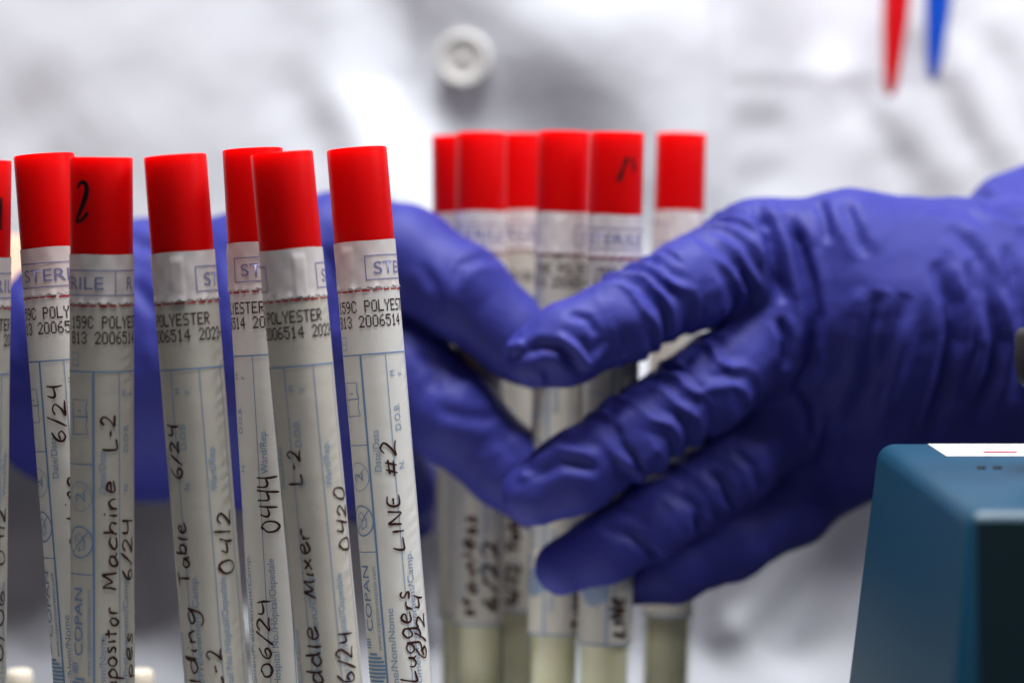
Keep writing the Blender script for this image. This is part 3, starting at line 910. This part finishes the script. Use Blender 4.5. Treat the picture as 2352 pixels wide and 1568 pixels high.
front((402, 358, .590), (498, 1568, .592), 'red-capped tube handwritten Table, standing apart right of the tube marked 2', 3.05, -7.7,
      [('6/24', 4.4, 1097, 967, 3.3), ('Table', 4.5, 1338, 1192, 3.4), ('olding', 4.9, 1610, 1384, 3.6), ('0412', 14.6, 1323, 1165, 3.9), ('L-2', 10.0, 1580, 1479, 3.6)], (), 4)
front((580, 343, .611), (650, 1568, .612), 'red-capped tube handwritten 06/24 and 0444, half hidden behind the tube labelled Mixer', -5.5, -12.0,
      [('06/24', 10.5, 1550, 1364, 3.5), ('0444', 13.7, 1221, 1084, 4.4)], (), 5)
front((647, 352, .590), (760, 1568, .592), 'red-capped tube handwritten Mixer, in front of the tube reading 06/24', 5.8, -7.0,
      [('L-2', 5.5, 1111, 1026, 3.1), ('Mixer', 5.9, 1372, 1208, 3.2), ('addle', 6.0, 1612, 1430, 3.6), ('0420', 16.0, 1272, 1123, 4.0), ('6/24', 13.2, 1572, 1450, 4.3)], (), 6)
front((819, 342, .611), (922, 1568, .611), 'red-capped tube handwritten LINE #2, last of the front row before the gloves', 0, -0.8,
      [('#2', 4.3, 1096, 1008, 3.4), ('LINE', 4.5, 1266, 1130, 3.1), ('Luggers.', 4.9, 1566, 1335, 3.6), ('6/24', 8.4, 1516, 1364, 3.3)], (), 7)

BACK = 'red-capped tubes bundled between the gloved hands'
def back(top, bot, label, up, low, notes, caps=(), seed=20):
    return make_tube(top, bot, label, BACK, up, low, notes, caps, seed, 124.5, 1.1, paper='shaded_paper')
back((1106, 306, .722), (1098, 1568, .722), 'held tube with 6/22 in black marker, its cap second from left in the bundle', -11, -10,
     [('stainless', 9.0, 122.5, 96, 3.6, 1.05), ('6/22', 15.2, 121, 102, 4.6, 1.05)], (), 21)
back((1049, 312, .738), (1066, 1568, .742), 'leftmost tube of the held bundle, mostly behind its neighbour', 6, -14, [('stainless', 2.0, 122.5, 96, 3.6, 1.05)], (), 22)
back((1203, 309, .745), (1192, 1568, .745), 'recessed tube between two nearer tubes in the held bundle', -14, -18, [('Drain', 15.0, 122.5, 104, 4.0, 1.05)] if False else [('6/22 Table', 17.5, 122.5, 96, 3.8, 1.05)], (), 23)
back((1297, 303, .705), (1270, 1568, .708), 'nearest tube in the middle of the held bundle, a pale blue mark on its seal', 3.0, -1.0, [('Table', 9.0, 122.5, 112, 3.8, 1.05)], (), 24)
back((1419, 305, .692), (1386, 1568, .696), 'tube in the held bundle with two black pen strokes on its cap', -10, 2, [('Line', 3.0, 122.5, 112, 3.8, 1.05)] if 0 else [('LINE', 3.0, 122.5, 112, 3.8, 1.05)],
     [([(0.2, 12.0), (1.1, 9.5), (2.3, 6.2)], 1.2), ([(3.4, 6.0), (4.0, 7.2), (4.2, 9.8)], .9)], 25)
back((1565, 308, .736), (1528, 1568, .736), 'rightmost tube of the held bundle, set apart by a gap from the others', 8, 12, [('6/22', 4.0, 122.5, 108, 4.0, 1.05)], (), 26)

# ------------------------------------------------------------------ rack
rack = empty('tube_rack', (-0.07, 0.60, 0), 'low white rack with beige knobs holding the front tubes', 'tube rack')
def rp(name, bm, m):
    me = bm_mesh(bm); me.transform(Matrix.Translation(-Vector(rack.location))); return link(name, me, m, rack, smooth=False)
bm = bmesh.new(); box_bm(bm, -.164, .024, .549, .706, .0003, .0005); box_bm(bm, -.155, .015, .559, .696, .0005, .005)
rp('base_plate', bm, M['rack'])
bm = bmesh.new()
for y in (.550, .697): box_bm(bm, -.16, .02, y, y + .008, .020, .026)
for x in (-.163, .015): box_bm(bm, x, x + .008, .558, .697, .0202, .0258)
rp('top_frame', bm, M['rack'])
for x_ in (-.1625, .0155):
    for y_ in (.5505, .6975):
        bm = bmesh.new(); box_bm(bm, x_, x_ + .007, y_, y_ + .007, .0006, .0198)
        rp('post', bm, M['rack'])
for px in (44, 322, 640, 1010):
    p = at(px, 1536, .690)
    prof = [(.0028, .005), (.0028, p.z - .012), (.0034, p.z - .011), (.0034, p.z - .006), (.0028, p.z - .0055), (.0028, p.z - .0045), (.0034, p.z - .004), (.0033, p.z - .0008), (.0026, p.z), (.0002, p.z)]
    if px > 900: continue
    V, F = lathe(prof, 32)
    o = link('knob', mesh(V, F), M['beige'], rack); o.location = Vector((p.x, p.y, 0)) - Vector(rack.location)

# ------------------------------------------------------------------ vortex mixer
x0 = at(2030, 1018, .62).x; zt = 0.155 - 0.0586
mix = empty('vortex_mixer', (0.122, 0.56, 0), 'blue vortex mixer with a white sticker on top, beside the gloved hand', 'laboratory mixer')
def mp(name, me, m, parent=None, smooth=True):
    me.transform(Matrix.Translation(-Vector(mix.location)))
    return link(name, me, m, parent or mix, smooth)
bm = bmesh.new()
tx0, tx1 = x0 - .0012, x0 + .085
vs = [bm.verts.new(p) for p in ((tx0 - .0085, .478, .004), (tx1 + .0085, .478, .004), (tx1 + .0085, .636, .004), (tx0 - .0085, .636, .004),
                                (tx0, .497, zt), (tx1, .497, zt), (tx1, .620, zt), (tx0, .620, zt))]
for f_ in ((0, 3, 2, 1), (4, 5, 6, 7), (0, 1, 5, 4), (1, 2, 6, 5), (2, 3, 7, 6), (3, 0, 4, 7)): bm.faces.new([vs[i] for i in f_])
bmesh.ops.bevel(bm, geom=bm.edges[:], offset=.0034, segments=6, affect='EDGES', profile=.5)
hs = mp('housing', bm_mesh(bm), M['mixer'])
# black front panel, a shallow plate lying on the sloping front
bm = bmesh.new()
sl = (.497 - .478) / (zt - .004)
def fy(z): return .497 - (zt - z) * sl
za, zb = .008, zt - .0020
pv = []
for dy in (-.0011, .0005):
    for (xx, zz) in ((tx0 + .0016, za), (tx1 - .0016, za), (tx1 - .0016, zb), (tx0 + .0016, zb)): pv.append(bm.verts.new((xx, fy(zz) + dy, zz)))
for f_ in ((0, 1, 2, 3), (7, 6, 5, 4), (0, 4, 5, 1), (1, 5, 6, 2), (2, 6, 7, 3), (3, 7, 4, 0)): bm.faces.new([pv[i] for i in f_])
bmesh.ops.recalc_face_normals(bm, faces=bm.faces[:])
mp('front_panel', bm_mesh(bm), M['black'], smooth=False)
# sticker
bm = bmesh.new(); sx0 = at(2122, 1013, .617).x
box_bm(bm, sx0 + .001, tx1 - .006, .5890, .6155, zt - .0002, zt + .00018)
rr = random.Random(4)
me = bm_mesh(bm); b2 = bmesh.new(); b2.from_mesh(me)
def dash(xa, xb, ya, yb, mi, z):
    v = [b2.verts.new((xa, ya, z)), b2.verts.new((xb, ya, z)), b2.verts.new((xb, yb, z)), b2.verts.new((xa, yb, z))]
    b2.faces.new(v).material_index = mi
zz = zt + .00022
dash(sx0 + .012, sx0 + .05, .5965, .5971, 1, zz); dash(sx0 + .010, sx0 + .017, .5955, .5985, 1, zz + .00003)
for yy in (.6035, .6075, .6115):
    x = sx0 + .008
    while x < tx1 - .012:
        ln = rr.uniform(.0015, .005); dash(x, x + ln, yy, yy + .0016, 2, zz); x += ln + rr.uniform(.0008, .002)
mp('sticker', bm_mesh(b2), [M['sticker'], M['sticker_red'], M['sticker_ink']], smooth=False)
for px in (2254, 2291):
    p = at(px, 1073, .5675)
    V, F = lathe([(.0009, zt - .0005), (.0009, zt + .0003), (.0007, zt + .0005), (.0001, zt + .0005)], 20)
    me = mesh(V, F); me.transform(Matrix.Translation((p.x, p.y, 0))); mp('screw', me, M['rubber'])
# rubber cup on its stem
cx = at(2336, 760, .56).x + .0185
V, F = lathe([(.006, zt - .001), (.006, .1125), (.0165, .1130), (.0180, .1142), (.0185, .118), (.0185, .1232), (.0178, .1244), (.0150, .1246), (.006, .1190), (.0005, .1180)], 64)
me = mesh(V, F); me.transform(Matrix.Translation((cx, .56, 0))); mp('mixing_cup', me, M['rubber'])
